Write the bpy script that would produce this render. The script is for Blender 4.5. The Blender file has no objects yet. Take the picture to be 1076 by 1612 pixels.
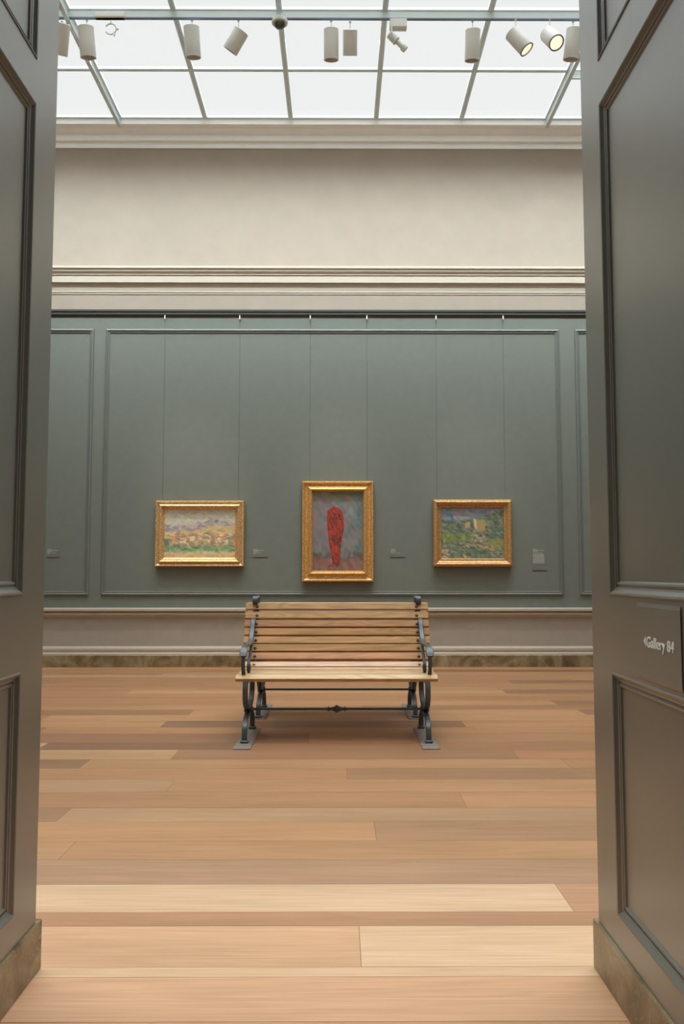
import bpy, bmesh, math, random
import numpy as np
from mathutils import Vector, Matrix
random.seed(7); rng = np.random.default_rng(11)
SC = bpy.context.scene
COL = SC.collection

# ---------------------------------------------------------------- camera, light levels, exposure
FPX = 1300.0
cam_d = bpy.data.cameras.new('camera'); cam = bpy.data.objects.new('camera', cam_d); COL.objects.link(cam)
cam_d.sensor_fit = 'VERTICAL'; cam_d.sensor_height = 36.0; cam_d.lens = 36.0 * FPX / 1612.0
cam_d.clip_start = 0.05; cam_d.clip_end = 100
cam.location = (0, 0, 1.15)
cam.rotation_euler = (math.pi/2 + math.atan(94/FPX), 0, -math.atan(6/FPX))
SC.camera = cam
w = bpy.data.worlds.new('world'); SC.world = w; w.use_nodes = True
w.node_tree.nodes['Background'].inputs[0].default_value = (0.8, 0.9, 1, 1)
w.node_tree.nodes['Background'].inputs[1].default_value = 0.02
SKY_GALLERY = 0.88         # glow of the frosted laylight glass itself
FILL_NEAR = 1.1
# daylight falling through the laylight: a large area light lying on top of the glass, aimed straight down
sk_d = bpy.data.lights.new('daylight_above_laylight', 'AREA'); sk_d.shape = 'RECTANGLE'; sk_d.size = 9.5; sk_d.size_y = 7.12
sk_d.energy = 400; sk_d.color = (.92, .99, 1.0); sk_d.spread = math.radians(96)
sk = bpy.data.objects.new('daylight_above_laylight', sk_d); COL.objects.link(sk); sk.location = (-.063, 6.54, 6.87)
# unseen fill strips added above the glass to brighten far wall and doorway side
def fill_row(y, aim, watts, spread, col):
    d = bpy.data.lights.new('added_fill_strip', 'AREA'); d.shape = 'RECTANGLE'; d.size = 9.2; d.size_y = .12
    d.energy = watts; d.color = col; d.spread = math.radians(spread)
    o = bpy.data.objects.new('added_fill_strip', d); COL.objects.link(o); o.location = (-.06, y, 6.84)
    o.rotation_euler = (Vector((0, aim[0], aim[1]))-Vector((0, y, 6.84))).to_track_quat('-Z', 'Y').to_euler()
fill_row(8.4, (10.12, 4.6), 145, 72, (.86, .97, 1.0))
fill_row(4.3, (2.3, 4.2), 330, 90, (.84, .97, 1.0))
SPOT_W = 95
SC.view_settings.view_transform = 'Standard'; SC.view_settings.look = 'None'
SC.view_settings.gamma = 1; SC.view_settings.use_curve_mapping = False
SC.view_settings.exposure = 0.0
try: SC.display_settings.display_device = 'sRGB'
except Exception: pass

# ---------------------------------------------------------------- helpers
def lin(c):
    c = [x/255 for x in c]
    return tuple((x/12.92 if x <= .04045 else ((x+.055)/1.055)**2.4) for x in c)
def tag(o, label=None, cat=None, group=None, kind=None):
    if label: o['label'] = label
    if cat: o['category'] = cat
    if group: o['group'] = group
    if kind: o['kind'] = kind
    return o
def empty(name, loc=(0, 0, 0), rz=0, parent=None):
    o = bpy.data.objects.new(name, None); COL.objects.link(o)
    o.location = loc; o.rotation_euler = (0, 0, rz); o.empty_display_size = .1
    if parent: o.parent = parent
    return o
class MB:
    def __init__(s): s.v = []; s.f = []; s.sm = []
    def add(s, vs, fs, smooth=False):
        n = len(s.v); s.v += [tuple(p) for p in vs]; s.f += [tuple(i+n for i in f) for f in fs]
        s.sm += [smooth]*len(fs); return s
    def box(s, x0, x1, y0, y1, z0, z1, b=0.0):
        if b <= 0:
            vs = [(x, y, z) for x in (x0, x1) for y in (y0, y1) for z in (z0, z1)]
            return s.add(vs, [(0,1,3,2),(4,6,7,5),(0,4,5,1),(2,3,7,6),(0,2,6,4),(1,5,7,3)])
        bm = bmesh.new()
        bmesh.ops.create_cube(bm, size=1)
        for v in bm.verts:
            v.co = Vector(((x0+x1)/2+v.co.x*(x1-x0), (y0+y1)/2+v.co.y*(y1-y0), (z0+z1)/2+v.co.z*(z1-z0)))
        bmesh.ops.bevel(bm, geom=bm.edges[:], offset=b, segments=1, affect='EDGES')
        bm.verts.index_update()
        s.add([v.co[:] for v in bm.verts], [[v.index for v in f.verts] for f in bm.faces]); bm.free(); return s
    def prism(s, prof, axis, a0, a1, cap=True, smooth=False, closed=True):
        """profile of 2-D points swept from a0 to a1; axis 'x': points are (y,z)"""
        n = len(prof)
        def P(p, a):
            return (a, p[0], p[1]) if axis == 'x' else ((p[0], a, p[1]) if axis == 'y' else (p[0], p[1], a))
        vs = [P(p, a0) for p in prof]+[P(p, a1) for p in prof]
        fs = [(i, (i+1) % n, n+(i+1) % n, n+i) for i in range(n if closed else n-1)]
        s.add(vs, fs, smooth)
        if cap: s.add(vs, [tuple(range(n))[::-1], tuple(range(n, 2*n))])
        return s
    def rings(s, rings, cap=True, smooth=True, closed=True):
        m = len(rings[0]); vs = [p for r in rings for p in r]; fs = []
        for i in range(len(rings)-1):
            for j in range(m if closed else m-1):
                fs.append((i*m+j, i*m+(j+1) % m, (i+1)*m+(j+1) % m, (i+1)*m+j))
        s.add(vs, fs, smooth)
        if cap: s.add(vs, [tuple(range(m))[::-1], tuple(range((len(rings)-1)*m, len(rings)*m))])
        return s
    def lathe(s, prof, p0, d, n=20, cap=True, smooth=True):
        """prof: (distance along d, radius)"""
        d = Vector(d).normalized(); a = d.orthogonal().normalized(); b = d.cross(a)
        p0 = Vector(p0)
        R = [[p0+d*t+(a*math.cos(2*math.pi*k/n)+b*math.sin(2*math.pi*k/n))*r for k in range(n)] for t, r in prof]
        return s.rings(R, cap, smooth)
    def build(s, name, mat, parent=None, kind=None):
        me = bpy.data.meshes.new(name); me.from_pydata(s.v, [], s.f); me.validate(); me.update()
        # recalc outward normals
        bm = bmesh.new(); bm.from_mesh(me)
        bmesh.ops.remove_doubles(bm, verts=bm.verts, dist=1e-5)
        bmesh.ops.recalc_face_normals(bm, faces=bm.faces)
        bm.to_mesh(me); bm.free()
        if any(s.sm):
            me.shade_smooth()
            try: me.set_sharp_from_angle(angle=math.radians(40))
            except Exception: pass
        o = bpy.data.objects.new(name, me); COL.objects.link(o)
        if mat: me.materials.append(mat)
        if parent: o.parent = parent
        if kind: o['kind'] = kind
        return o
def catmull(pts, n=6):
    pts = [Vector(p) for p in pts]; out = []
    P = [pts[0]*2-pts[1]]+pts+[pts[-1]*2-pts[-2]]
    for i in range(1, len(P)-2):
        for k in range(n):
            t = k/n
            out.append(.5*((2*P[i])+(-P[i-1]+P[i+1])*t+(2*P[i-1]-5*P[i]+4*P[i+1]-P[i+2])*t*t+(-P[i-1]+3*P[i]-3*P[i+1]+P[i+2])*t**3))
    out.append(pts[-1]); return out
def strap(mb, pts, width, thick, n=6, w_fn=None):
    """flat iron bar following 3-D points (x,y,z); width along x, thickness across the curve"""
    c = catmull(pts, n); R = []
    for i, p in enumerate(c):
        t = (c[min(i+1, len(c)-1)]-c[max(i-1, 0)]).normalized()
        nrm = Vector((0, -t.z, t.y)); nrm = nrm.normalized() if nrm.length > 1e-6 else Vector((0, 0, 1))
        f = i/(len(c)-1); wd = width*(w_fn(f) if w_fn else 1); X = Vector((1, 0, 0))
        e = min(.3*thick, .004)
        cs = [(-wd/2+e, -thick/2), (wd/2-e, -thick/2), (wd/2, -thick/2+e), (wd/2, thick/2-e), (wd/2-e, thick/2), (-wd/2+e, thick/2), (-wd/2, thick/2-e), (-wd/2, -thick/2+e)]
        R.append([p+X*a+nrm*b for a, b in cs])
    mb.rings(R, True, True)
def frame_sweep(mb, a0, b0, a1, b1, prof, fn, smooth=False, closed_back=True):
    """mitred rectangular frame: prof (inset u, height h), fn(a,b,h)->world"""
    R = []
    for (ca, cb, sa, sb) in ((a0, b0, 1, 1), (a1, b0, -1, 1), (a1, b1, -1, -1), (a0, b1, 1, -1)):
        R.append([Vector(fn(ca+sa*u, cb+sb*u, h)) for u, h in prof])
    R.append(R[0])
    m = len(prof)
    vs = [p for r in R[:4] for p in r]; fs = []
    for i in range(4):
        k = (i+1) % 4
        for j in range(m if closed_back else m-1):
            fs.append((i*m+j, i*m+(j+1) % m, k*m+(j+1) % m, k*m+j))
    mb.add(vs, fs, smooth)

# ---------------------------------------------------------------- materials
def newmat(name):
    m = bpy.data.materials.new(name); m.use_nodes = True
    nt = m.node_tree; return m, nt, nt.nodes['Principled BSDF'], nt.nodes.new, nt.links.new
def paint(name, col, rough=.5, noise=.05, nscale=6, bump=.0, bscale=300, metallic=0, spec=.5):
    m, nt, p, N, L = newmat(name)
    p.inputs['Roughness'].default_value = rough; p.inputs['Metallic'].default_value = metallic
    p.inputs['Specular IOR Level'].default_value = spec
    g = N('ShaderNodeNewGeometry'); n = N('ShaderNodeTexNoise'); n.inputs['Scale'].default_value = nscale; n.inputs['Detail'].default_value = 5
    L(g.outputs['Position'], n.inputs['Vector'])
    r = N('ShaderNodeMapRange'); r.inputs[1].default_value = .3; r.inputs[2].default_value = .7
    r.inputs[3].default_value = 1-noise; r.inputs[4].default_value = 1+noise
    L(n.outputs['Fac'], r.inputs[0])
    mx = N('ShaderNodeVectorMath'); mx.operation = 'SCALE'; mx.inputs[0].default_value = col
    L(r.outputs[0], mx.inputs['Scale']); L(mx.outputs[0], p.inputs['Base Color'])
    if bump > 0:
        n2 = N('ShaderNodeTexNoise'); n2.inputs['Scale'].default_value = bscale; n2.inputs['Detail'].default_value = 3
        L(g.outputs['Position'], n2.inputs['Vector'])
        b = N('ShaderNodeBump'); b.inputs['Strength'].default_value = bump; b.inputs['Distance'].default_value = .002
        L(n2.outputs['Fac'], b.inputs['Height']); L(b.outputs[0], p.inputs['Normal'])
    return m
def wood(name, scale_u=1.0, rough=.42, contrast=.16, rings=.5, spec=.4):
    """grain runs along object X; hue comes from the object's own colour"""
    m, nt, p, N, L = newmat(name)
    p.inputs['Roughness'].default_value = rough; p.inputs['Specular IOR Level'].default_value = spec
    oi = N('ShaderNodeObjectInfo'); tc = N('ShaderNodeTexCoord')
    rv = N('ShaderNodeVectorMath'); rv.operation = 'SCALE'; rv.inputs[0].default_value = (37.1, 91.3, 17.7); L(oi.outputs['Random'], rv.inputs['Scale'])
    ad = N('ShaderNodeVectorMath'); ad.operation = 'ADD'; L(tc.outputs['Object'], ad.inputs[0]); L(rv.outputs[0], ad.inputs[1])
    # fine pores
    m1 = N('ShaderNodeMapping'); m1.inputs['Scale'].default_value = (3*scale_u, 110*scale_u, 110*scale_u); L(ad.outputs[0], m1.inputs[0])
    n1 = N('ShaderNodeTexNoise'); n1.inputs['Scale'].default_value = 1; n1.inputs['Detail'].default_value = 4; L(m1.outputs[0], n1.inputs['Vector'])
    # cathedral rings
    m2 = N('ShaderNodeMapping'); m2.inputs['Scale'].default_value = (.9*scale_u, 9*scale_u, 9*scale_u); L(ad.outputs[0], m2.inputs[0])
    n2 = N('ShaderNodeTexNoise'); n2.inputs['Scale'].default_value = 1; n2.inputs['Detail'].default_value = 1.5; n2.inputs['Distortion'].default_value = .6; L(m2.outputs[0], n2.inputs['Vector'])
    mm = N('ShaderNodeMath'); mm.operation = 'MULTIPLY'; mm.inputs[1].default_value = 14; L(n2.outputs['Fac'], mm.inputs[0])
    fr = N('ShaderNodeMath'); fr.operation = 'PINGPONG'; fr.inputs[1].default_value = 1; L(mm.outputs[0], fr.inputs[0])
    # broad tone
    m3 = N('ShaderNodeMapping'); m3.inputs['Scale'].default_value = (.7, 5, 5); L(ad.outputs[0], m3.inputs[0])
    n3 = N('ShaderNodeTexNoise'); n3.inputs['Scale'].default_value = 1; n3.inputs['Detail'].default_value = 2; L(m3.outputs[0], n3.inputs['Vector'])
    def mr(src, lo, hi, a=.3, b=.7):
        r = N('ShaderNodeMapRange'); r.inputs[1].default_value = a; r.inputs[2].default_value = b; r.inputs[3].default_value = lo; r.inputs[4].default_value = hi
        L(src, r.inputs[0]); return r.outputs[0]
    a = mr(n1.outputs['Fac'], 1-contrast, 1+contrast*.6); b = mr(fr.outputs[0], 1-contrast*rings, 1+contrast*rings*.5, 0, 1); c = mr(n3.outputs['Fac'], 1-contrast*.7, 1+contrast*.7)
    q = N('ShaderNodeMath'); q.operation = 'MULTIPLY'; L(a, q.inputs[0]); L(b, q.inputs[1])
    q2 = N('ShaderNodeMath'); q2.operation = 'MULTIPLY'; L(q.outputs[0], q2.inputs[0]); L(c, q2.inputs[1])
    # darker grain is also redder
    ex = N('ShaderNodeVectorMath'); ex.operation = 'SCALE'; L(oi.outputs['Color'], ex.inputs[0]); L(q2.outputs[0], ex.inputs['Scale'])
    sep = N('ShaderNodeSeparateXYZ'); L(ex.outputs[0], sep.inputs[0])
    bl = N('ShaderNodeMath'); bl.operation = 'MULTIPLY'; L(sep.outputs[2], bl.inputs[0]); L(mr(q2.outputs[0], .93, 1.05, .8, 1.2), bl.inputs[1])
    cm = N('ShaderNodeCombineXYZ'); L(sep.outputs[0], cm.inputs[0]); L(sep.outputs[1], cm.inputs[1]); L(bl.outputs[0], cm.inputs[2])
    L(cm.outputs[0], p.inputs['Base Color'])
    bp = N('ShaderNodeBump'); bp.inputs['Strength'].default_value = .12; bp.inputs['Distance'].default_value = .001
    L(n1.outputs['Fac'], bp.inputs['Height']); L(bp.outputs[0], p.inputs['Normal'])
    return m
def marble(name):
    m, nt, p, N, L = newmat(name); p.inputs['Roughness'].default_value = .22
    g = N('ShaderNodeNewGeometry')
    n = N('ShaderNodeTexNoise'); n.inputs['Scale'].default_value = 3.2; n.inputs['Detail'].default_value = 9; n.inputs['Distortion'].default_value = 1.6; L(g.outputs['Position'], n.inputs['Vector'])
    r = N('ShaderNodeValToRGB'); L(n.outputs['Fac'], r.inputs[0]); e = r.color_ramp.elements
    e[0].position = .3; e[0].color = (*lin((82, 70, 50)), 1); e[1].position = .7; e[1].color = (*lin((150, 140, 112)), 1)
    x = e.new(.5); x.color = (*lin((128, 108, 76)), 1)
    v = N('ShaderNodeTexNoise'); v.inputs['Scale'].default_value = 5; v.inputs['Detail'].default_value = 6; v.inputs['Distortion'].default_value = 3; L(g.outputs['Position'], v.inputs['Vector'])
    r2 = N('ShaderNodeValToRGB'); L(v.outputs['Fac'], r2.inputs[0]); f = r2.color_ramp.elements
    f[0].position = .49; f[0].color = (0, 0, 0, 1); f[1].position = .51; f[1].color = (0, 0, 0, 1); y = f.new(.5); y.color = (.25, .25, .25, 1)
    mx = N('ShaderNodeMix'); mx.data_type = 'RGBA'; L(r2.outputs[0], mx.inputs['Factor']); L(r.outputs[0], mx.inputs[6]); mx.inputs[7].default_value = (*lin((200, 190, 165)), 1)
    L(mx.outputs[2], p.inputs['Base Color']); return m
def emit(name, col, s):
    m = bpy.data.materials.new(name); m.use_nodes = True; nt = m.node_tree; nt.nodes.clear()
    e = nt.nodes.new('ShaderNodeEmission'); o = nt.nodes.new('ShaderNodeOutputMaterial'); e.inputs[0].default_value = (*col, 1); e.inputs[1].default_value = s
    nt.links.new(e.outputs[0], o.inputs[0]); return m
def glass_pane_mat():
    m = bpy.data.materials.new('laylight_glass'); m.use_nodes = True; nt = m.node_tree; nt.nodes.clear()
    e = nt.nodes.new('ShaderNodeEmission'); e.inputs[0].default_value = (.975, 1, .985, 1); e.inputs[1].default_value = SKY_GALLERY*.97
    t = nt.nodes.new('ShaderNodeBsdfTransparent'); t.inputs[0].default_value = (.8, .8, .8, 1)
    a = nt.nodes.new('ShaderNodeAddShader'); o = nt.nodes.new('ShaderNodeOutputMaterial')
    nt.links.new(e.outputs[0], a.inputs[0]); nt.links.new(t.outputs[0], a.inputs[1]); nt.links.new(a.outputs[0], o.inputs[0]); return m
GREEN = (.158, .174, .150)
M = dict(
    green=paint('green_wall_fabric', GREEN, .75, .04, 9, .35, 500),
    greentrim=paint('green_trim_paint', (.15, .165, .148), .42, .02),
    reveal=paint('reveal_paint', (.148, .143, .120), .33, .04, 4, .05, 350, 0, 1.0),
    rail=paint('picture_rail_paint', (.045, .046, .042), .5, .03),
    cream=paint('cream_wall_paint', (.335, .280, .225), .8, .03, 5, .15, 400),
    creamtrim=paint('cream_trim_paint', (.48, .42, .34), .5, .02),
    white=paint('white_trim_paint', (.93, .93, .90), .45, .02),
    dado=paint('dado_paint', (.36, .32, .27), .7, .04, 8, .2, 400),
    wood_floor=wood('oak_floor', 1, .40, .13, .45, .45), wood_bench=wood('bench_slat_wood', 1.6, .38, .2, 1.0, .5),
    marble=marble('brown_marble'),
    iron=paint('dark_painted_iron', (.050, .064, .072), .38, .15, 40, .2, 200, .0, .6),
    plate=paint('grey_brown_steel_plate', (.20, .165, .135), .6, .1, 20),
    bolt=paint('dark_bolt', (.06, .05, .04), .4, .1, 40),
    bar=paint('grey_green_glazing_bar', (.62, .73, .75), .5, .03),
    teal=paint('pale_metal_rail', (.55, .62, .61), .3, .02),
    lampw=paint('white_lamp_enamel', (.62, .62, .58), .5, .03),
    lampd=paint('dark_lamp_interior', (.12, .11, .11), .4, .03),
    dark=paint('smoked_dome', (.05, .07, .07), .15, .02),
    glow=emit('lamp_glow', (1, .80, .58), 1.25),
    sky=glass_pane_mat(), fill_near=emit('near_fill_glow', (.95, .98, 1.0), FILL_NEAR),
    letter=paint('off_white_lettering', (.85, .83, .78), .6, .02),
    print_=paint('grey_label_print', (.42, .42, .38), .7, .02),
    labelbg=paint('label_green', (.158, .166, .143), .5, .02),
    ceil=paint('ceiling_paint', (.7, .7, .66), .8, .02),
    wire=paint('thin_wire', (.14, .152, .138), .5, .02),
    canvas_edge=paint('canvas_edge', (.3, .25, .18), .8, .02),
)
def gold(name, col, ns, bump):
    m, nt, p, N, L = newmat(name); p.inputs['Metallic'].default_value = .45; p.inputs['Roughness'].default_value = .42
    g = N('ShaderNodeNewGeometry'); n = N('ShaderNodeTexNoise'); n.inputs['Scale'].default_value = ns; n.inputs['Detail'].default_value = 6; L(g.outputs['Position'], n.inputs['Vector'])
    r = N('ShaderNodeValToRGB'); L(n.outputs['Fac'], r.inputs[0]); e = r.color_ramp.elements
    e[0].position = .34; e[0].color = (*[c*.5 for c in col], 1); e[1].position = .62; e[1].color = (*col, 1)
    L(r.outputs[0], p.inputs['Base Color'])
    b = N('ShaderNodeBump'); b.inputs['Strength'].default_value = bump; b.inputs['Distance'].default_value = .006; L(n.outputs['Fac'], b.inputs['Height']); L(b.outputs[0], p.inputs['Normal'])
    return m
M['gold1'] = gold('gilding_bright', (.82, .52, .24), 60, .25)
M['gold2'] = gold('gilding_deep', (.80, .46, .16), 70, .3)
M['gold3'] = gold('gilding_reddish', (.66, .38, .16), 75, .7)

_p = M['reveal'].node_tree.nodes['Principled BSDF']; _p.inputs['Coat Weight'].default_value = .55; _p.inputs['Coat Roughness'].default_value = .27
# ---------------------------------------------------------------- the shell
XW, YB, YN, ZS = 5.6, 10.12, 2.465, 6.76      # half width, back wall face, doorway wall gallery face, laylight level
RX, LX = .754, -.872                           # faces of the two reveals
def struct(o, label): return tag(o, label, kind='structure')
# floor
fl = MB().box(-XW-.2, XW+.2, -.35, YB+.1, -.06, -.022).box(-XW-.2, XW+.2, -4.2, -.35, -.06, 0).build('floor', M['wood_floor'])
fl.color = (*lin((190, 145, 104)), 1); struct(fl, 'oak plank floor running across the gallery')
breaks = [-.35, -.1, .15, .4, .63, .87, 1.09, 1.33, 1.56, 1.79, 1.98, 2.205, 2.44, 2.50, 2.78, 2.89, 3.14, 3.40, 3.63, 3.91, 4.13, 4.42, 4.68, 4.94, 5.18, 5.45, 5.67, 5.99, 6.23, 6.48, 6.75, 7.0, 7.24, 7.49, 7.71, 7.91, 8.16, 8.38, 8.64, 8.87, 9.12, 9.34, 9.6, 9.83, 10.09]
LT, MD, RD, DK, GY = (218, 182, 138), (203, 160, 116), (196, 146, 104), (168, 125, 92), (150, 118, 92)
tones = [MD, MD, RD, RD, (206, 158, 112), (192, 148, 108), LT, (180, 136, 98), (198, 152, 108), DK]
# rows the photograph lets one read: {row start: [(joint x, colour of the plank that ENDS there)], last colour}
spec = {
    2.205: ([], (222, 176, 130)), 2.44: ([], (232, 196, 150)),
    2.50: ([(.068, (226, 182, 135))], (238, 202, 156)),
    2.78: ([], (196, 150, 108)),
    2.89: ([(.80, (232, 198, 154))], (206, 160, 118)),
    3.14: ([], (188, 150, 112)), 3.40: ([(-1.12, (204, 164, 120))], (204, 160, 116)),
    3.63: ([(.165, (212, 166, 120))], (186, 148, 112)), 3.91: ([(-1.3, (172, 134, 104))], (204, 170, 132)),
    4.13: ([(.63, (192, 148, 108))], (212, 162, 118)), 4.42: ([(-.9, (200, 166, 130))], (206, 162, 118)),
    4.68: ([(.05, (206, 158, 116))], (176, 138, 104)), 4.94: ([(-1.52, (152, 122, 92))], (204, 162, 118)),
    5.18: ([(-1.03, (218, 180, 136)), (1.12, (174, 132, 102))], (198, 146, 106)),
    5.45: ([(-1.95, (220, 184, 140)), (-.6, (142, 110, 86))], (178, 132, 98)),
    5.67: ([(-.2, (160, 118, 90))], (188, 142, 102)),
    5.99: ([(-2.15, (158, 120, 94)), (1.0, (200, 150, 108))], (200, 154, 110)),
    6.23: ([(-1.32, (208, 162, 116)), (.95, (142, 110, 88))], (204, 152, 108)),
    6.48: ([(-2.3, (184, 138, 102)), (2.3, (214, 168, 120))], (176, 132, 98)),
    6.75: ([(-1.2, (172, 126, 94)), (2.0, (212, 164, 118))], (164, 120, 90)),
    7.24: ([(-.6, (200, 150, 108)), (1.9, (212, 164, 118))], (164, 122, 92)),
    7.91: ([(-2.0, (204, 150, 108)), (1.6, (220, 172, 124))], (160, 120, 92)),
    8.64: ([(-1.2, (194, 140, 100)), (1.8, (200, 146, 104))], (160, 120, 92)),
    9.6: ([(1.0, (190, 132, 92))], (158, 100, 66)),
}
WOODK = .66
for i in range(len(breaks)-1):
    y0, y1 = breaks[i], breaks[i+1]
    xl, xr = -XW+.02, XW-.02
    if y1 <= 2.48: xl, xr = (LX-.004, RX+.004) if y0 > 1.05 else (-3.4, 3.4)
    elif y0 < 2.5: pass
    joints = []
    if y0 in spec:
        joints = list(spec[y0][0]); last = spec[y0][1]
        first = joints[0][0] if joints else -.0
        # carry planks on beyond the part that is seen
        lo, hi = (joints[0][0] if joints else -2.2), (joints[-1][0] if joints else 2.2)
        seq = []; 
        x = lo-random.uniform(2.6, 3.2)
        if x > xl+.5: seq.append((x, random.choice(tones)))
        seq += joints
        x = hi+random.uniform(2.6, 3.4) if joints else 2.3
        if x < xr-.5: seq.append((x, last)); last = random.choice(tones)
    else:
        seq = []; x = xl+random.uniform(.8, 3)
        while x < xr-.5: seq.append((x, random.choice(tones))); x += random.uniform(2.0, 3.4)
        last = random.choice(tones)
    seq = [s_ for s_ in seq if xl+.2 < s_[0] < xr-.2]
    seq.append((xr, last)); x = xl
    for (xe, c) in seq:
        L_, W_ = xe-x-.0012, y1-y0-.0016
        mb = MB().box(-L_/2, L_/2, -W_/2, W_/2, -.022, 0)
        o = mb.build('plank', M['wood_floor'], fl); o.location = ((x+xe)/2, (y0+y1)/2, random.uniform(-.0004, .0))
        nf = .95 if y0 < 3.2 else .68  # near rows coloured lighter below, standing in for light at the doorway
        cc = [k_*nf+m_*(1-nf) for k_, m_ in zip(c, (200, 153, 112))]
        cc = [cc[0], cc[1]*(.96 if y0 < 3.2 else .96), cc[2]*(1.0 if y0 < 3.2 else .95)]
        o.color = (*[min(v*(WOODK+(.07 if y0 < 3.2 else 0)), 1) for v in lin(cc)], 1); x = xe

# walls (masses)
wb = MB().box(-XW-.2, XW+.2, YB, YB+.2, .60, 4.41).build('wall_back', M['green']); struct(wb, 'grey-green fabric covered gallery wall behind the paintings')
MB().box(-XW-.2, XW+.2, YB, YB+.2, 0, .60).build('dado', M['dado'], wb)
MB().box(-XW-.2, XW+.2, YB, YB+.2, 4.41, 7.1).build('upper_wall', M['cream'], wb)
MB().box(-XW-.2, XW+.2, YB-.006, YB, 4.95, 5.055).build('frieze_band', M['cream'], wb)
for nm, s in (('left', -1), ('right', 1)):
    a, b = sorted((s*XW, s*(XW+.2)))
    o = MB().box(a, b, YN, YB, .60, 4.41).build('wall_'+nm, M['green']); struct(o, 'grey-green side wall on the gallery\'s %s, beyond the doorway' % nm)
    MB().box(a, b, YN, YB, 0, .60).build('dado', M['dado'], o); MB().box(a, b, YN, YB, 4.41, 7.1).build('upper_wall', M['cream'], o)
YA = 1.10
wf = MB().box(RX+.014, XW+.2, YA, YN, 0, 7.1).box(-XW-.2, LX-.014, YA, YN, 0, 7.1).box(LX-.014, RX+.014, YA, YN, 3.95, 7.1).build('wall_front', M['cream'])
struct(wf, 'thick wall pierced by the panelled doorway')
nr = MB().box(-4.2, -4, -4.2, YA, 0, 7.1).build('wall_near_left', M['green']); struct(nr, 'green wall of the near room on the left')
nr = MB().box(4, 4.2, -4.2, YA, 0, 7.1).build('wall_near_right', M['green']); struct(nr, 'green wall of the near room on the right')
nr = MB().box(-4, 4, -4.4, -4.2, 0, 7.1).build('wall_near_back', M['green']); struct(nr, 'green wall of the near room behind the camera')

# running mouldings: profile (offset from wall, z)
def run(name, prof, mat, side, parent=None, label=None, x0=None, x1=None):
    mb = MB()
    if side == 'back': mb.prism([(YB+.0-o, z) for o, z in prof], 'x', -XW, XW)
    elif side == 'left': mb.prism([(-XW+o, z) for o, z in prof], 'y', YN, YB)
    elif side == 'right': mb.prism([(XW-o, z) for o, z in prof], 'y', YN, YB)
    elif side == 'front': mb.prism([(YN+o, z) for o, z in prof], 'x', x0, x1)
    o = mb.build(name, mat, parent)
    if not parent: struct(o, label)
    return o
P_corn = [(0, 7.0), (0, 6.50), (.014, 6.50), (.014, 6.575), (.06, 6.575), (.06, 6.645), (.075, 6.65), (.10, 6.652), (.125, 6.664), (.15, 6.69), (.172, 6.69), (.185, 6.70), (.22, 6.70), (.22, 6.775), (.20, 6.775), (.20, 7.0)]
P_ent = [(0, 4.95), (.12, 4.935), (.12, 4.905), (.108, 4.900), (.10, 4.872), (.085, 4.852), (.078, 4.848), (.078, 4.834), (.066, 4.832), (.066, 4.742), (.04, 4.738), (.036, 4.715), (.024, 4.685), (.016, 4.650), (.016, 4.632), (.008, 4.625), (.008, 4.61), (0, 4.61)]
P_rail = [(0, 4.412), (.035, 4.408), (.035, 4.384), (.024, 4.376), (.024, 4.362), (.028, 4.358), (.028, 4.348), (.012, 4.330), (0, 4.318)]
P_chair = [(0, .713), (.060, .710), (.064, .705), (.064, .678), (.060, .674), (.022, .670), (.022, .654), (.046, .651), (.048, .646), (.046, .632), (.014, .622), (.010, .600), (0, .598)]
P_base = [(0, .248), (.010, .244), (.014, .232), (.022, .226), (.022, .200), (.016, .194), (.016, .172), (.030, .164), (.030, .145), (0, .145)]
P_marb = [(0, .145), (.034, .145), (.038, .141), (.038, 0), (0, 0)]
nt_ = 0
for side in ('back', 'left', 'right'):
    for prof, mt, lab in ((P_corn, M['white'], 'white crown cornice under the laylight'), (P_ent, M['creamtrim'], 'cream stepped entablature moulding'), (P_rail, M['rail'], 'dark picture rail at the top of the green wall'), (P_chair, M['creamtrim'], 'cream chair rail below the green wall')):
        nt_ += 1; run('trim_%d' % nt_, prof, mt, side, None, lab+' on the %s wall' % side)
    bb = run('baseboard_'+side, P_base, M['creamtrim'], side, None, 'cream baseboard above a brown marble plinth on the %s wall' % side)
    run('marble_plinth', P_marb, M['marble'], side, bb)
# raised panel mouldings of the walls
PM = [(0, 0), (0, .010), (.006, .018), (.020, .022), (.027, .016), (.029, .009), (.036, .009), (.040, .013), (.047, .011), (.052, .003), (.052, 0)]
for (a0, a1) in ((-XW+.3, -3.037), (-2.89, 2.752), (2.95, XW-.3)):
    mb = MB(); frame_sweep(mb, a0, .862, a1, 4.168, PM, lambda a, b, h: (a, YB-h, b)); mb.build('panel_molding', M['greentrim'], wb)
for nm, s in (('wall_left', -1), ('wall_right', 1)):
    for (a0, a1) in ((2.9, 4.6), (4.75, 7.95), (8.1, 9.8)):
        mb = MB(); frame_sweep(mb, a0, .862, a1, 4.168, PM, lambda a, b, h: (s*(XW-h), a, b)); mb.build('panel_molding', M['greentrim'], bpy.data.objects[nm])

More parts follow.
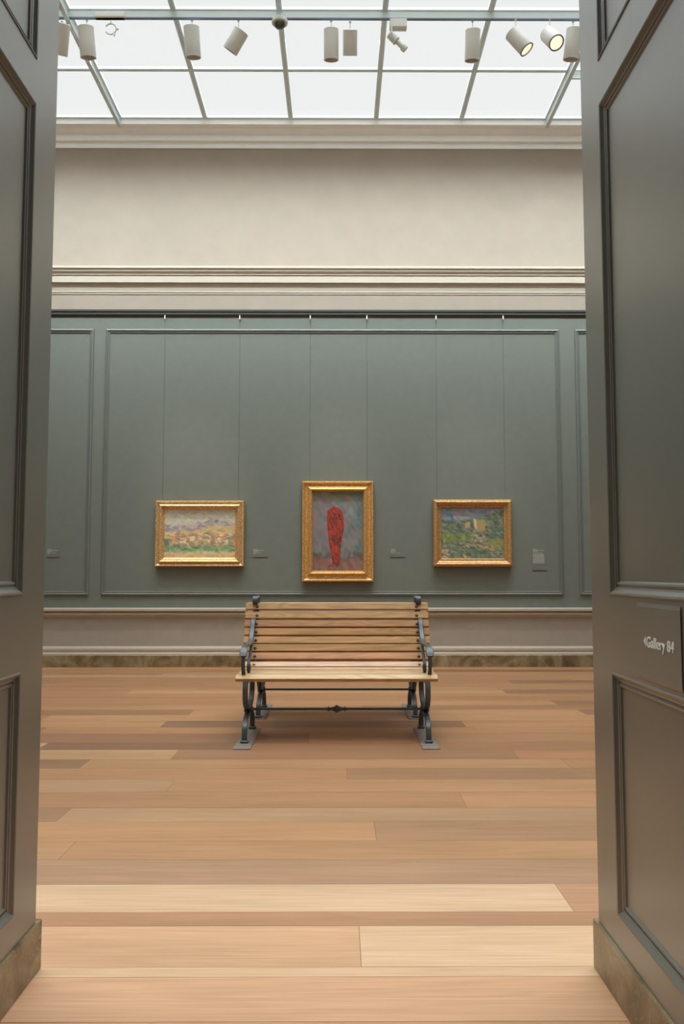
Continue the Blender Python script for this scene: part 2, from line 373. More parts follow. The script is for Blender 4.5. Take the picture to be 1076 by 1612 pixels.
# ---------------------------------------------------------------- the panelled doorway
dr = empty('door_1', (0, 1.8, 0)); struct(dr, 'deep panelled grey-green doorway opening framing the view')
def at_door(o): o.location = (-dr.location.x, -dr.location.y, -dr.location.z); return o
PD = [(0, -.014), (0, .0015), (.003, .0035), (.007, .002), (.010, -.001), (.016, -.0065), (.0215, -.0085), (.0225, -.0115), (.0255, -.0105), (.0295, -.0075), (.0335, -.009), (.0365, -.0125), (.038, -.014)]
def reveal(X, s):
    """X face plane; s=+1 right side (depth towards +x)"""
    def bx(y0, y1, z0, z1): a, b = sorted((X, X+s*.0145)); return MB().box(a, b, y0, y1, z0, z1)
    YI0, YI1 = 1.27, 2.293
    at_door(bx(YI1, YN, .139, 3.95).build('stile', M['reveal'], dr)); at_door(bx(YA, YI0, .139, 3.95).build('stile', M['reveal'], dr))
    zz = [(.227, .875), (1.087, 2.497), (2.627, 3.80)]
    for z0, z1 in ((.139, .227), (.875, 1.087), (2.497, 2.627), (3.80, 3.95)): at_door(bx(YI0, YI1, z0, z1).build('rail', M['reveal'], dr))
    for z0, z1 in zz:
        a, b = sorted((X+s*.0138, X+s*.016))
        at_door(MB().box(a, b, YI0, YI1, z0, z1).build('panel', M['reveal'], dr))
        mb = MB(); frame_sweep(mb, YI0, z0, YI1, z1, PD, lambda a, b, h: (X-s*h, a, b)); at_door(mb.build('panel_molding', M['reveal'], dr))
    a, b = sorted((X-s*.008, X+s*.03))
    at_door(MB().box(a, b, YA-.03, YN+.032, 0, .139, .002).build('marble_plinth', M['marble'], dr))
reveal(RX, 1); reveal(LX, -1)
at_door(MB().box(LX-.014, RX+.014, YA, YN, 3.93, 3.96).build('head_panel', M['reveal'], dr))
for (x0, x1) in ((-XW, LX-.03), (RX+.03, XW)):
    at_door(MB().box(x0, x1, YN, YN+.032, 0, .139, .002).build('marble_plinth', M['marble'], dr))

# direction plate with lettering on the right reveal
sg = empty('direction_sign', (RX, 1.96, .98)); tag(sg, 'painted plate with white Gallery 84 lettering and arrow on the right reveal', 'sign')
pl = MB().prism([(0, -.094), (0, .093), (-.0012, .093), (-.0032, .084), (-.0032, -.085), (-.0012, -.094)], 'y', -.137, .130); pl.build('plate', M['reveal'], sg)
cu = bpy.data.curves.new('lettering', 'FONT'); cu.body = 'Gallery 84'; cu.size = .036; cu.offset = .0004; cu.extrude = .0004
cu.space_character = 1.04
to = bpy.data.objects.new('lettering_curve', cu); COL.objects.link(to)
bpy.context.view_layer.update(); dg = bpy.context.evaluated_depsgraph_get()
me = bpy.data.meshes.new_from_object(to.evaluated_get(dg)); bpy.data.objects.remove(to)
xs = [v.co.x for v in me.vertices]; wdt = max(xs)-min(xs); mx_ = min(xs)
for v in me.vertices:                      # reads left to right towards the viewer (-y)
    lx, lz, e = (v.co.x-mx_)*(.163/wdt), v.co.y, v.co.z
    v.co = Vector((-.0036-e, .064-lx, -.012+lz))
bm = bmesh.new()
for q, dx_ in enumerate((-.0008, 0, .0008)):      # bold weight: three closely stacked strokes
    tmp = me.copy(); tmp.transform(Matrix.Translation((-.00012*q, dx_, 0))); bm.from_mesh(tmp); bpy.data.meshes.remove(tmp)
bm.to_mesh(me); bm.free()
me.materials.append(M['letter']); lt = bpy.data.objects.new('lettering', me); COL.objects.link(lt); lt.parent = sg; lt['label'] = 'white Gallery 84 lettering'
ar = MB().prism([(.084, .001), (.069, .014), (.069, -.012)], 'x', -.0040, -.0030); ar.build('arrow', M['letter'], sg)

# ---------------------------------------------------------------- laylight ceiling
ce = MB().box(-XW, XW, YB-.22, YB, 6.98, 7.1).box(-XW, XW, YN, 2.97, 6.76, 7.1).box(-XW, -4.875, 2.97, YB, 6.76, 7.1).box(4.765, XW, 2.97, YB, 6.76, 7.1).build('ceiling', M['ceil'])
struct(ce, 'glazed laylight ceiling of frosted panes in a metal grid')
cols = [-2.718+1.0625*k for k in range(-2, 8)]; rows = [9.90-.99*k for k in range(0, 8)]
pane_me = None
MB().box(-XW, XW, 9.884, 9.8995, 6.778, 8.2).build('added_dark_baffle', M['rail'], ce)  # dark boards added round the glass to block bright surfaces showing through
MB().box(-4.89, -4.875, 2.95, 9.88, 6.79, 8.2).build('added_dark_baffle', M['rail'], ce)
MB().box(4.75, 4.765, 2.95, 9.88, 6.79, 8.2).build('added_dark_baffle', M['rail'], ce)
for i in range(len(cols)-1):
    for j in range(len(rows)-1):
        if pane_me is None:
            o = MB().add([(-.5273,-.491,0),(.5273,-.491,0),(.5273,.491,0),(-.5273,.491,0)],[(0,1,2,3)]).build('glass_pane', M['sky'], ce); pane_me = o.data
        else:
            o = bpy.data.objects.new('glass_pane', pane_me); COL.objects.link(o); o.parent = ce
        o.location = ((cols[i]+cols[i+1])/2, (rows[j]+rows[j+1])/2, ZS+.015)
def barprof(w, h, z): return [(-w/2, z+.03), (-w/2, z), (-w/4, z-h), (w/4, z-h), (w/2, z), (w/2, z+.03)]
for x in cols:
    mb = MB().prism([(x+a, b) for a, b in barprof(.058, .010, ZS+.012)], 'y', rows[-1]-.03, rows[0]+.03); mb.build('glazing_bar', M['bar'], ce)
for k, y in enumerate(rows):
    mb = MB().prism([(y+a, b) for a, b in barprof(.045, .008, ZS+.011)], 'x', cols[0]-.03, cols[-1]+.03); mb.build('glazing_bar', M['bar'], ce)
for x in (cols[2], cols[7]):               # deep ribs running towards the wall
    b_ = MB().box(x-.012, x+.012, 2.97, 9.92, ZS-.075, ZS+.012).build('rib', M['teal'], ce)
    MB().box(x-.022, x+.022, 2.97, 9.925, ZS-.092, ZS-.075).build('rib_flange', M['bar'], b_)
ncl = MB().box(-4.2, 4.2, -4.4, YA, 6.9, 7.1).build('ceiling_near', M['ceil']); struct(ncl, 'ceiling of the near room')
MB().box(-2.6, 2.6, -3.4, .3, 6.86, 6.9).build('glass_pane', M['fill_near'], ncl)  # unseen glowing panel added to brighten the near room and the reveals

# ---------------------------------------------------------------- lighting track and spotlights
YT = 7.917
tr = empty('lighting_track', (0, YT, ZS)); tag(tr, 'white lighting track crossing under the laylight glass', 'lighting track')
MB().box(-4.9, 4.75, -.012, .012, -.068, .0).build('channel', M['teal'], tr)
MB().box(-4.9, 4.75, -.016, .016, -.078, -.068).build('contact_strip', paint('blue_grey_strip', (.16, .2, .27), .5, .02), tr)
a_ = MB().box(-2.44, -2.14, -.03, .03, -.078, -.02, .008).build('power_feed', M['lampw'], tr)
tr2 = empty('lighting_track', (0, 8.9, ZS)); tag(tr2, 'short lighting track in the bay right of the rib, near the cornice', 'lighting track')
MB().box(2.62, 4.7, -.012, .012, -.07, 0).build('channel', M['teal'], tr2); MB().box(2.62, 4.7, -.014, .014, -.08, -.07).build('contact_strip', M['bar'], tr2)
fwd = Vector((math.sin(math.atan(6/FPX))*math.cos(math.atan(94/FPX)), math.cos(math.atan(94/FPX)), math.sin(math.atan(94/FPX))))
def spotlight(x, z, dx, dy, dz, R, label, lit=False, target=None, power=0, y=YT):
    """top centre (x,YT,z); the vector (dx,dy,dz) runs from the closed end to the opening"""
    L = math.sqrt(dx*dx+dy*dy+dz*dz)
    d = Vector((dx, dy, dz)).normalized()
    t = empty('track_spotlight', (x, y, ZS-.078)); tag(t, label, 'spotlight', 'white cylinder spotlights on the track')
    top = Vector((0, 0, z-(ZS-.078)))
    MB().lathe([(-.006, .0), (-.006, R*.9), (0, R), (L*.5, R), (L-.006, R), (L, R*.97), (L, R*.86), (L-.05, R*.82), (L-.05, 0)], top, d, 28, False).build('housing', M['lampw'], t)
    c = top+d*(L*.28)
    MB().lathe([(0, .004), (-c.z-.008, .004), (-c.z-.008, .012), (-c.z, .012)], c, (0, 0, 1), 10).build('stem', M['lampw'], t)
    MB().lathe([(L-.004, R*1.01), (L+.004, R*1.01), (L+.004, R*.86), (L-.004, R*.86), (L-.004, R*1.01)], top, d, 28, False).build('rim', M['lampd'] if lit else M['lampw'], t)
    if lit:
        MB().lathe([(L-.006, R*.84), (L-.03, R*.6), (L-.045, .001)], top, d, 24, False).build('reflector', M['glow'], t)
    else:
        MB().lathe([(L-.04, R*.8), (L-.045, .001)], top, d, 20, False).build('lens', M['lampw'], t)
    if power:
        ld = bpy.data.lights.new('lamp', 'SPOT'); ld.energy = power; ld.color = (1, .86, .68); ld.spot_size = math.radians(22); ld.spot_blend = .9; ld.shadow_soft_size = .05
        lo = bpy.data.objects.new('lamp', ld); COL.objects.link(lo); lo.parent = t
        p = top+d*(L+.02); lo.location = p
        dirv = Vector(target)-(Vector(t.location)+p); lo.rotation_euler = dirv.to_track_quat('-Z', 'Y').to_euler()
P1, P2, P3 = (-1.69, YB, 1.61), (0, YB, 1.64), (1.64, YB, 1.62)
spotlight(-2.765, 6.635, -0.070, 0.149, -0.231, 0.078, 'white cylinder spotlight half hidden at the left reveal', power=SPOT_W*.8, target=P1)
spotlight(-2.53, 6.595, 0.010, 0.073, -0.270, 0.078, 'white cylinder spotlight over the left rib, near the power feed', power=SPOT_W, target=P1)
spotlight(-1.474, 6.6, 0.010, 0.073, -0.270, 0.078, 'upright white cylinder spotlight over the second glazing bar', power=SPOT_W, target=P1)
spotlight(-0.97, 6.56, -0.121, 0.068, -0.162, 0.078, 'white cylinder spotlight tilted down to the left, unlit')
spotlight(-0.072, 6.578, 0.000, 0.073, -0.270, 0.074, 'longer one of the two adjacent upright spotlights mid-track', power=SPOT_W, target=P2)
spotlight(0.119, 6.574, 0.000, 0.122, -0.189, 0.072, 'shorter one of the two adjacent upright spotlights mid-track', power=SPOT_W, target=P2)
spotlight(1.351, 6.575, 0.000, 0.073, -0.270, 0.074, 'upright white cylinder spotlight left of the two lit ones', power=SPOT_W*1.3, target=P3)
spotlight(1.74, 6.545, 0.140, -0.033, -0.193, 0.076, 'white spotlight tilted down right, its lit opening half turned', lit=True)
spotlight(2.1, 6.535, 0.053, -0.122, -0.172, 0.078, 'white spotlight pointing at the viewer with a glowing round opening', lit=True)
spotlight(2.37, 6.59, -0.020, 0.073, -0.270, 0.078, 'upright white spotlight half hidden at the right reveal', power=SPOT_W*.6, target=P3)
# dome camera
dc = empty('dome_camera', (-.588, YT, ZS-.078)); tag(dc, 'round white ceiling camera with a dark dome on the track', 'camera')
MB().lathe([(0, .05), (.008, .078), (.03, .082), (.045, .078), (.05, .06)], (0, 0, 0), (0, 0, -1), 28).build('housing', M['lampw'], dc)
MB().lathe([(0, .060), (.02, .056), (.038, .042), (.048, .02), (.05, .001)], (0, 0, -.046), (0, 0, -1), 24).build('dome', M['dark'], dc)
# small adjustable projector
pj = empty('framing_projector', (.60, YT, ZS-.078)); tag(pj, 'small white framing projector hanging tilted below its driver box', 'projector')
bxm = MB().box(-.085, .085, -.04, .04, -.10, -.01, .006).build('driver_box', M['lampw'], pj)
a, b = Vector((-.09, 0, -.155)), Vector((.075, .02, -.30)); d = (b-a).normalized(); Lp = (b-a).length
MB().lathe([(0, .02), (0, .036), (.07, .040), (.10, .034)], a, d, 18).build('body', M['lampw'], pj)
MB().lathe([(.10, .024), (Lp-.04, .026), (Lp-.038, .036), (Lp, .034), (Lp, .026)], a, d, 18).build('lens_barrel', M['lampw'], pj)
for q in (-.0415, .0415): MB().box(-.075, -.06, q-.0035, q+.0035, -.175, -.09).build('yoke', M['lampw'], pj)
MB().lathe([(.085, .042), (.095, .046), (.10, .042)], a, d, 18).build('shutter_ring', M['lampw'], pj)
# little open ring fixture
rg = empty('ring_bracket', (-2.28, YT, ZS-.10)); tag(rg, 'tiny pale open ring bracket hanging below the power feed', 'bracket')
R_ = []
for k in range(22):
    an = math.radians(-150+k*300/21); c = Vector((.055*math.cos(an), 0, -.085+.055*math.sin(an)))
    R_.append([c+(Vector((math.cos(an), 0, math.sin(an)))*math.cos(q)+Vector((0, 1, 0))*math.sin(q))*.007 for q in [2*math.pi*m/8 for m in range(8)]])
MB().rings(R_).build('ring', M['lampw'], rg)
MB().box(-.004, .004, -.004, .004, -.035, .0).build('stem', M['lampw'], rg)
MB().box(.052, .078, -.008, .008, -.092, -.078).build('clamp_screw', M['bar'], rg); MB().box(.030, .045, -.008, .008, -.155, -.125).build('clamp_screw', M['bar'], rg)

# ---------------------------------------------------------------- paintings
def canvas(name, w, h, nx, img, parent, y):
    ny = img.shape[0]-1; nx = img.shape[1]-1
    xs = np.linspace(-w/2, w/2, nx+1); zs = np.linspace(h/2, -h/2, ny+1)
    V = [(x, y, z) for z in zs for x in xs]; n1 = nx+1
    F = [(r*n1+c, (r+1)*n1+c, (r+1)*n1+c+1, r*n1+c+1) for r in range(ny) for c in range(nx)]
    me = bpy.data.meshes.new(name); me.from_pydata(V, [], F)
    at = me.color_attributes.new('Paint', 'FLOAT_COLOR', 'POINT')
    c = np.clip(img, 0, 1); l = np.where(c <= .04045, c/12.92, ((c+.055)/1.055)**2.4)
    at.data.foreach_set('color', np.concatenate([l, np.ones(l.shape[:2]+(1,))], 2).astype(np.float32).ravel())
    m, nt, p, N, L = newmat(name+'_paint'); p.inputs['Roughness'].default_value = .6
    a = N('ShaderNodeVertexColor'); a.layer_name = 'Paint'; s = N('ShaderNodeVectorMath'); s.operation = 'SCALE'; s.inputs['Scale'].default_value = 1.0
    L(a.outputs['Color'], s.inputs[0]); L(s.outputs[0], p.inputs['Base Color'])
    me.materials.append(m); o = bpy.data.objects.new(name, me); COL.objects.link(o); o.parent = parent; return o
def daubs(img, n, colf, ln, wd, ang, a=.75):
    """short brush strokes of colour colf(u,v)"""
    H, W, _ = img.shape
    for _k in range(n):
        u, v = rng.random(), rng.random(); c = colf(u, v)
        if c is None: continue
        c = np.array(c)/255+rng.normal(0, .018, 3)+rng.normal(0, .03)
        an = ang+rng.normal(0, .45); l = ln*(.5+rng.random()); w_ = wd*(.6+.8*rng.random())
        cx, cy = u*W, v*H; r = int(l+2)
        x0, x1, y0, y1 = max(0, int(cx)-r), min(W, int(cx)+r), max(0, int(cy)-r), min(H, int(cy)+r)
        if x1 <= x0 or y1 <= y0: continue
        Y, X = np.mgrid[y0:y1, x0:x1]; dx, dy = X-cx, Y-cy
        s, t = dx*math.cos(an)+dy*math.sin(an), -dx*math.sin(an)+dy*math.cos(an)
        m = (np.exp(-(s/l)**4-(t/w_)**4)*a)[..., None]
        img[y0:y1, x0:x1] = img[y0:y1, x0:x1]*(1-m)+c*m
    return img
def poly(img, pts, col, soft=1.0):
    H, W, _ = img.shape; Y, X = np.mgrid[0:H, 0:W]; X = X/W; Y = Y/H; ins = np.zeros((H, W), bool); n = len(pts)
    for i in range(n):
        (xa, ya), (xb, yb) = pts[i], pts[(i+1) % n]
        if ya == yb: continue
        c = ((ya > Y) != (yb > Y)) & (X < (xb-xa)*(Y-ya)/(yb-ya)+xa); ins ^= c
    img[ins] = np.array(col)/255
pick = lambda L_: L_[rng.integers(len(L_))]
# left: pale rolling country under a cream sky (a plain landscape of its own)
def p_left():
    I = np.ones((104, 150, 3))*np.array((206, 196, 172))/255
    hill = lambda u: .235+.09*abs(math.sin(2.1*u+.9))-.10*math.exp(-((u-.70)/.26)**2)+.02*math.sin(17*u)
    def c(u, v):
        h = hill(u)
        if v < h: return pick([(206, 197, 176), (196, 192, 180), (212, 200, 172), (186, 188, 184)])
        if v < h+.13: return pick([(150, 146, 160), (176, 164, 162), (196, 180, 160), (120, 122, 146), (206, 190, 164)])
        if v < .48: return pick([(202, 178, 124), (214, 186, 134), (188, 176, 140), (210, 160, 116)])
        if v < .73:
            return pick([(206, 138, 96), (222, 176, 130), (232, 206, 168), (150, 156, 130), (196, 120, 86), (226, 196, 156), (128, 146, 112)])
        if v < .86: return pick([(112, 156, 112), (134, 172, 128), (96, 140, 104), (168, 182, 132)])
        return pick([(216, 186, 140), (208, 160, 118), (190, 180, 130), (222, 196, 156)])
    daubs(I, 2600, c, 6, 1.8, .1, .8)
    for (x, y, s) in ((.22, .58, .09), (.36, .55, .07), (.56, .60, .08), (.72, .58, .08), (.84, .62, .05)):
        poly(I, [(x, y), (x+s, y-.01), (x+s, y+.10), (x, y+.11)], (232, 208, 172)); poly(I, [(x-.01, y), (x+s/2, y-.045), (x+s+.01, y-.01)], (204, 124, 88))
    daubs(I, 500, lambda u, v: pick([(120, 140, 108), (206, 150, 110), (94, 110, 96)]) if .5 < v < .76 else None, 4, 1.2, .2, .5)
    poly(I, [(.0, .60), (.06, .62), (.07, .74), (.0, .76)], (92, 132, 110))
    return I
# centre: a plain tall red shape on a smoky grey-green ground
def p_mid():
    I = np.ones((170, 112, 3))*np.array((122, 126, 120))/255
    def c(u, v):
        if v > .83: return pick([(132, 92, 80), (150, 104, 90), (118, 96, 88), (140, 118, 108), (126, 84, 72)])
        if v > .79: return (78, 78, 76)
        k = pick([(118, 124, 122), (102, 116, 112), (134, 130, 126), (128, 114, 118), (110, 126, 118)])
        if u < .35: k = pick([k, (136, 118, 124), (124, 110, 116)])
        if u > .86: k = pick([k, (84, 108, 120)])
        return k
    daubs(I, 2200, c, 9, 4, 1.2, .6)
    daubs(I, 260, lambda u, v: pick([(142, 132, 96), (128, 120, 88), (158, 148, 112)]) if v < .13-.16*abs(u-.35) and u < .7 else None, 9, 3, .5, .8)
    # tall form: (v, centre, half width)
    prof = [(.20, .44, .06), (.24, .44, .15), (.32, .45, .165), (.42, .46, .17), (.52, .46, .15), (.62, .45, .125), (.72, .455, .10), (.82, .465, .085), (.90, .47, .075), (.93, .47, .03)]
    H, W, _ = I.shape
    for r in range(H):
        v = r/H
        for k in range(len(prof)-1):
            if prof[k][0] <= v < prof[k+1][0]:
                t = (v-prof[k][0])/(prof[k+1][0]-prof[k][0]); cc = prof[k][1]*(1-t)+prof[k+1][1]*t; hw = prof[k][2]*(1-t)+prof[k+1][2]*t
                x0, x1 = int((cc-hw)*W), int((cc+hw)*W); I[r, x0:x1] = np.array((150, 52, 40))/255
    def red(u, v):
        for k in range(len(prof)-1):
            if prof[k][0] <= v < prof[k+1][0]:
                if abs(u-prof[k][1]) < prof[k][2]*.85: return pick([(178, 58, 44), (168, 52, 40), (92, 44, 38), (70, 50, 40), (190, 66, 50)])
        return None
    daubs(I, 2600, red, 3.4, 1.3, 1.45, .8)
    daubs(I, 70, lambda u, v: (196, 194, 178) if (u-.44)**2+((v-.135)*1.5)**2 < .008 else None, 5, 3, 1.2, .8)
    daubs(I, 500, lambda u, v: pick([(66, 56, 54), (80, 66, 60)]) if v > .90 and abs(u-.46) < .12 and v < .94 else None, 5, 1.5, 0, .7)
    return I
# right: green hillside with pale walls (a plain landscape of its own)
def p_right():
    I = np.ones((116, 146, 3))*np.array((112, 122, 104))/255
    def c(u, v):
        sky = .20+.06*math.sin(5*u+.4)-(.09*max(0, u-.65)/.35)
        if v < sky: return pick([(128, 134, 150), (118, 126, 146), (146, 144, 152), (156, 148, 148)]) if u > .2 else pick([(104, 126, 150), (128, 134, 150)])
        g = pick([(84, 104, 84), (104, 120, 96), (68, 86, 78), (128, 134, 108), (92, 108, 104), (146, 140, 112)])
        if .5 < v < .66 and u < .55: g = pick([(112, 134, 78), (142, 140, 84), (104, 126, 76)])
        if .6 < v < .8 and u > .7: g = pick([(146, 136, 84), (118, 128, 84)])
        return g
    daubs(I, 2600, c, 6, 2, .45, .8)
    for pts, cl in (([(.38, .30), (.46, .27), (.46, .38), (.38, .40)], (176, 152, 112)), ([(.56, .23), (.70, .24), (.70, .44), (.57, .44)], (166, 146, 98)), ([(.51, .21), (.56, .23), (.57, .42), (.53, .40)], (200, 178, 148))): poly(I, pts, cl)
    daubs(I, 500, lambda u, v: pick([(206, 186, 160), (190, 168, 142), (156, 138, 118)]) if abs(u-.62) < .13 and .48 < v < .66 else None, 4, 2, .3, .8)
    daubs(I, 900, lambda u, v: (190, 156, 122) if abs(v-(.73+.35*(u-.5)**2*3)) < .02 and u > .3 else None, 4, 1.2, .15, .8)
    daubs(I, 260, lambda u, v: (200, 168, 132) if (u < .1 and v > .6) or (.33 < u < .45 and v > .93) else None, 5, 2, .8, .7)
    return I
def painting(label, x0, z1, x1, z0, ix0, iz1, ix1, iz0, prof, mat, img, bead=None):
    cx, cz = (x0+x1)/2, (z0+z1)/2
    t = empty('framed_painting', (cx, YB-.012, cz)); tag(t, label, 'painting')
    W2, H2 = (x1-x0)/2, (z1-z0)/2; fw = (ix0-x0+x1-ix1)/2; fh = (z1-iz1+iz0-z0)/2; fwm = (fw+fh)/2
    pr = [(u*fwm, h) for u, h in prof]
    mb = MB(); frame_sweep(mb, -W2, -H2, W2, H2, pr, lambda a, b, h: (a, -h, b)); fr = mb.build('frame', mat, t)
    if bead:
        bm = MB()
        for (u, h, r, step, sides) in bead:
            u *= fwm
            segs = []
            if 'v' in sides: segs += [((-W2+u), None), ((W2-u), None)]
            if 'h' in sides: segs += [(None, (-H2+u)), (None, (H2-u))]
            for sx, sz in segs:
                a0 = (-H2+u if sx is not None else -W2+u); a1 = -a0; n = max(1, int((a1-a0)/step))
                for k in range(n+1):
                    q = a0+(a1-a0)*k/n; p = Vector((sx, -h, q)) if sx is not None else Vector((q, -h, sz))
                    vs = [p+Vector(d)*r for d in ((1, 0, 0), (-1, 0, 0), (0, 0, 1.25), (0, 0, -1.25), (0, -1, 0), (0, 1, 0))]
                    if sx is None: vs = [p+Vector(d)*r for d in ((1.25, 0, 0), (-1.25, 0, 0), (0, 0, 1), (0, 0, -1), (0, -1, 0), (0, 1, 0))]
                    bm.add(vs, [(0, 2, 4), (2, 1, 4), (1, 3, 4), (3, 0, 4), (2, 0, 5), (1, 2, 5), (3, 1, 5), (0, 3, 5)], True)
        bm.build('beading', mat, fr, 'stuff')
    w, h = 2*W2-2*fwm, 2*H2-2*fwm
    canvas('canvas', w+.006, h+.006, 0, img, t, -.028)
    MB().box(-w/2-.02, w/2+.02, -.026, -.002, -h/2-.02, h/2+.02).build('stretcher', M['canvas_edge'], t)
    return t
PR1 = [(0, 0), (0, .05), (.06, .064), (.16, .066), (.26, .058), (.34, .050), (.40, .052), (.46, .072), (.58, .080), (.68, .074), (.80, .055), (.90, .040), (1.0, .030), (1.0, .0)]
PR2 = [(0, 0), (0, .058), (.05, .070), (.14, .072), (.22, .060), (.30, .046), (.45, .042), (.60, .052), (.66, .074), (.76, .080), (.86, .074), (.94, .05), (1.0, .030), (1.0, 0)]
PR3 = [(0, 0), (0, .05), (.05, .062), (.18, .080), (.32, .086), (.46, .078), (.60, .060), (.70, .050), (.74, .044), (.80, .050), (.90, .048), (1.0, .030), (1.0, 0)]
painting('wide gilt-framed pale landscape with orange roofs, left of the three paintings', -2.227, 2.015, -1.148, 1.211, -2.122, 1.909, -1.262, 1.324, PR1, M['gold1'], p_left())
painting('upright gilt-framed painting with a tall red form, centre of the wall', -.439, 2.255, .430, 1.030, -.308, 2.117, .310, 1.167, PR2, M['gold2'], p_mid(), [(.78, .076, .0105, .052, 'v'), (.10, .066, .008, .030, 'v')])
painting('gilt-framed green hillside painting with carved reddish frame, right of the three', 1.159, 2.030, 2.121, 1.212, 1.264, 1.919, 2.029, 1.307, PR3, M['gold3'], p_right(), [(.20, .074, .012, .030, 'vh'), (.44, .074, .010, .026, 'vh')])
# hanging wires with hooks on the picture rail
for (x, zt, lab) in ((-2.157, 2.0, 'left hook and wire of the pale landscape'), (-1.225, 2.0, 'right hook and wire of the pale landscape'), (-.348, 2.24, 'left hook and wire of the tall red painting'), (.356, 2.24, 'right hook and wire of the tall red painting'), (1.217, 2.015, 'left hook and wire of the green hillside painting'), (2.055, 2.015, 'right hook and wire of the green hillside painting')):
    t = empty('picture_hanger', (x, YB, zt)); tag(t, lab+', under the picture rail', 'picture hanger', 'picture hangers on the rail')
    L_ = 4.33-zt
    MB().prism([(-.0012, -.0015), (.0012, -.0015), (0, -.0038)], 'z', .02, L_).build('wire', M['wire'], t)
    MB().box(-.006, .006, -.036, -.026, L_-.045, L_+.005).box(-.004, .004, -.036, -.002, L_-.045, L_-.038).build('hook', M['white'], t)
# wall labels
def wall_label(x0, x1, z0, z1, lines, label):
    t = empty('wall_label', ((x0+x1)/2, YB, (z0+z1)/2)); tag(t, label, 'label')
    MB().box(-(x1-x0)/2, (x1-x0)/2, -.005, 0, -(z1-z0)/2, (z1-z0)/2).build('plate', M['labelbg'], t)
    MB().box(-(x1-x0)/2, (x1-x0)/2, -.006, 0, -(z1-z0)/2-.003, -(z1-z0)/2).build('painted_shadow', M['rail'], t)  # dark strip standing in for the shadow under the plate
    mb = MB()
    for (zt, ln, hh) in lines:                # illegible small print: rows of word-long dashes
        z = (z1-z0)/2-zt; x = -(x1-x0)/2+.008; end = x+ln
        while x < end:
            wl = random.uniform(.012, .03); wl = min(wl, end-x)
            mb.box(x, x+max(wl, .002), -.0058, -.005, z-hh, z); x += wl+.003
    mb.build('small_print', M['print_'], t, 'stuff')
small = [(.012, .05, .007), (.026, .13, .007), (.036, .07, .006), (.047, .045, .005), (.058, .10, .005), (.068, .03, .005)]
wall_label(-3.56, -3.40, 1.33, 1.44, small, 'small wall label at the far left beside the left reveal')
wall_label(-1.045, -.855, 1.33, 1.44, small, 'small wall label between the pale landscape and the red painting')
wall_label(.635, .82, 1.33, 1.44, [(.012, .05, .007), (.026, .05, .006), (.036, .075, .006), (.047, .03, .005), (.058, .115, .005)], 'small wall label right of the tall red painting')
big = [(.014, .05, .009), (.030, .14, .009), (.042, .06, .009), (.06, .12, .006)]+[(.075+.0092*k, .145-.012*((k*7) % 3)/2, .0062) for k in range(13)]
wall_label(2.375, 2.56, 1.168, 1.445, big, 'taller text-filled wall label right of the hillside painting')

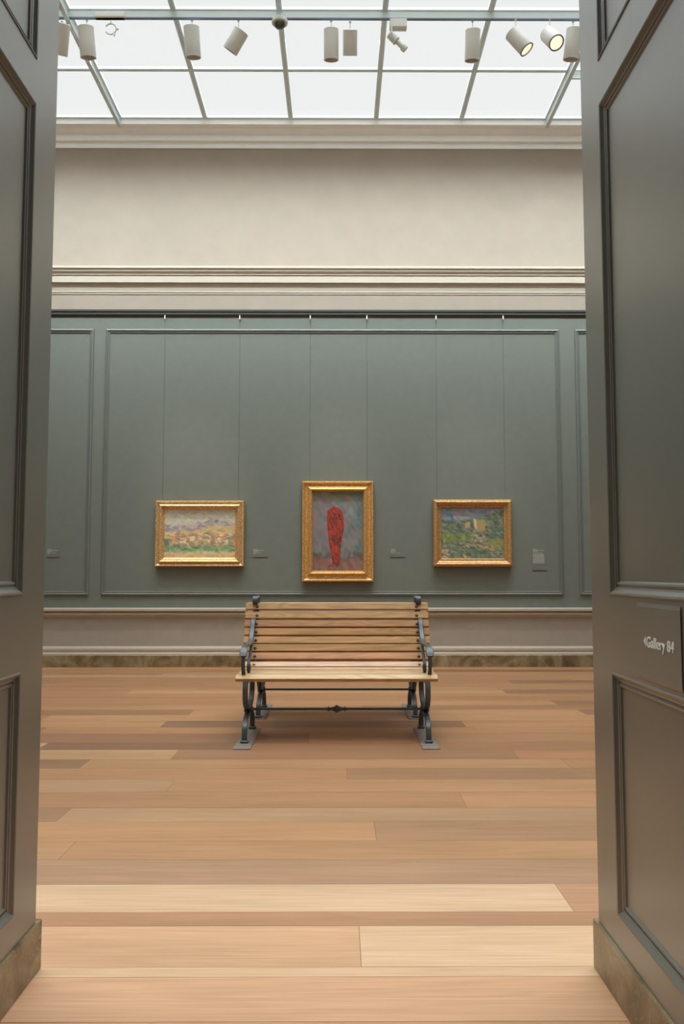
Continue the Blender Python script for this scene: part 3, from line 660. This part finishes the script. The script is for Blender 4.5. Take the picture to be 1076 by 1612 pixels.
# ---------------------------------------------------------------- benches
def make_bench(ornament=True):
    """local: x along the bench, y=0 at the seat front edge growing towards the back, z up"""
    b = empty('park_bench')
    LX2 = .69; X0 = .616
    def slat(y, z, ang, w, t=.026, L=LX2, col=(205, 160, 108)):
        o = MB().box(-L, L, -t/2, t/2, -w/2, w/2, .003).build('slat', M['wood_bench'], b)
        o.location = (0, y, z); o.rotation_euler = (ang, 0, 0)
        c = np.array(col)*(1+random.uniform(-.05, .04)); o.color = (*[v*.78 for v in lin(c)], 1); return o
    back = [(6.295, 0.886), (6.267, 0.821), (6.237, 0.76), (6.207, 0.701), (6.177, 0.642), (6.147, 0.588), (6.112, 0.531)]
    cs = [(206, 160, 108), (212, 166, 110), (190, 140, 92), (204, 152, 98), (216, 166, 112), (210, 160, 106), (206, 148, 102)]
    for k, (y, z) in enumerate(back):
        slat(y-5.60, z, -.46 if k < 6 else -.55, .053, col=cs[k])
    slat(.468, .473, -.85, .050, col=(216, 172, 132)); slat(.410, .444, -1.30, .050, col=(220, 180, 140))
    for k, (y, z) in enumerate(((.350, .433), (.290, .430), (.230, .430), (.170, .432))): slat(y, z, -math.pi/2, .053, col=(222, 184, 140))
    f_ = MB().box(-LX2, LX2, -.024, .024, -.014, .014, .003).build('front_slat', M['wood_bench'], b); f_.location = (0, .112, .424); f_.rotation_euler = (math.radians(33), 0, 0); f_.color = (*[v*.78 for v in lin((222, 182, 128))], 1)
    for s in (-1, 1):
        x = s*X0
        # back support behind the slats, scroll on top
        mb = MB(); strap(mb, [(x, .13, .396), (x, .25, .402), (x, .38, .408), (x, .455, .430), (x, .51, .492), (x, .556, .582), (x, .616, .700), (x, .674, .820), (x, .708, .895)], .032, .016)
        mb.build('back_support', M['iron'], b)
        mb = MB(); strap(mb, [(x, .708, .885), (x, .716, .918), (x, .712, .945), (x, .698, .960), (x, .680, .957), (x, .668, .940), (x, .668, .920), (x, .680, .910), (x, .692, .918)], .040, .009)
        mb.build('scroll_finial', M['iron'], b)
        # upper U bracket and lower arch of the legs
        mb = MB(); strap(mb, [(x, .060, .405), (x, .045, .35), (x, .06, .275), (x, .14, .222), (x, .272, .200), (x, .40, .222), (x, .48, .275), (x, .51, .35), (x, .525, .43), (x, .535, .53)], .036, .020)
        mb.build('seat_bracket', M['iron'], b)
        mb = MB(); strap(mb, [(x, .020, .012), (x, .022, .06), (x, .045, .115), (x, .13, .162), (x, .272, .182), (x, .40, .162), (x, .50, .115), (x, .528, .06), (x, .530, .012)], .036, .020)
        mb.build('leg_arch', M['iron'], b)
        MB().lathe([(-.03, .022), (.03, .022)], (x, .272, .191), (1, 0, 0), 14).build('hub', M['iron'], b)
        # foot plate and clamps
        fp = MB(); fp.box(x-.058, x+.058, -.155, .565, 0, .008, .003)
        fp.build('floor_plate', M['plate'], b)
        for y in (.020, .530): MB().box(x-.026, x+.026, y-.020, y+.020, .008, .026, .004).build('foot_clamp', M['iron'], b)
        # armrest: from the back forward, over to a rounded pad, down in a bow to the seat
        xa = s*.638
        mb = MB(); strap(mb, [(s*.624, .640, .795), (s*.624, .60, .775), (s*.625, .55, .712), (s*.626, .48, .658), (s*.629, .38, .632), (s*.632, .26, .636), (xa, .17, .628), (xa, .125, .604), (xa, .098, .572)], .034, .015, 6, lambda f: 1+.6*math.exp(-((f-.92)/.12)**2)+.2*math.exp(-((f-.55)/.1)**2)); mb.build('armrest', M['iron'], b)
        mb = MB(); strap(mb, [(xa, .122, .590), (xa, .108, .560), (xa, .102, .523), (xa, .112, .478), (xa, .13, .445)], .026, .014); mb.build('arm_bow', M['iron'], b)
        mb = MB(); strap(mb, [(x, .43, .635), (x, .39, .59), (x, .31, .55), (x, .24, .51), (x, .23, .470), (x, .26, .450), (x, .29, .468), (x, .285, .495), (x, .262, .498)], .022, .012); mb.build('arm_scroll', M['iron'], b)
        # bolts through the slats
        for (y, z) in back+[(6.068, .473)]:
            o = MB().lathe([(0, .0125), (.004, .011), (.0065, .006)], (0, 0, 0), (0, -1, .3), 8).build('bolt', M['bolt'], b); o.location = (s*.600, y-5.60-.014, z)
    mb = MB(); mb.lathe([(-.60, .0085), (.60, .0085)], (0, .272, .191), (1, 0, 0), 10); st = mb.build('stretcher', M['iron'], b)
    if ornament:
        pr = [(-.082, .009), (-.07, .014), (-.062, .011), (-.056, .026), (-.050, .012), (-.034, .014), (-.028, .018), (-.018, .020), (-.008, .030), (0, .033), (.008, .030), (.018, .020), (.028, .018), (.034, .014), (.050, .012), (.056, .026), (.062, .011), (.07, .014), (.082, .009)]
        mb = MB(); mb.lathe(pr, (0, .272, .191), (1, 0, 0), 4, True, False); mb.build('ornament', M['iron'], st)
    return b
b1 = make_bench(); b1.location = (-.01, 5.60, 0)
tag(b1, 'slatted wooden park bench with dark iron arms facing the viewer', 'bench', 'benches standing back to back')
b2 = make_bench(False); b2.location = (-.01, 7.11, 0); b2.rotation_euler = (0, 0, math.pi)
tag(b2, 'matching bench hidden behind the first, facing the paintings', 'bench', 'benches standing back to back')
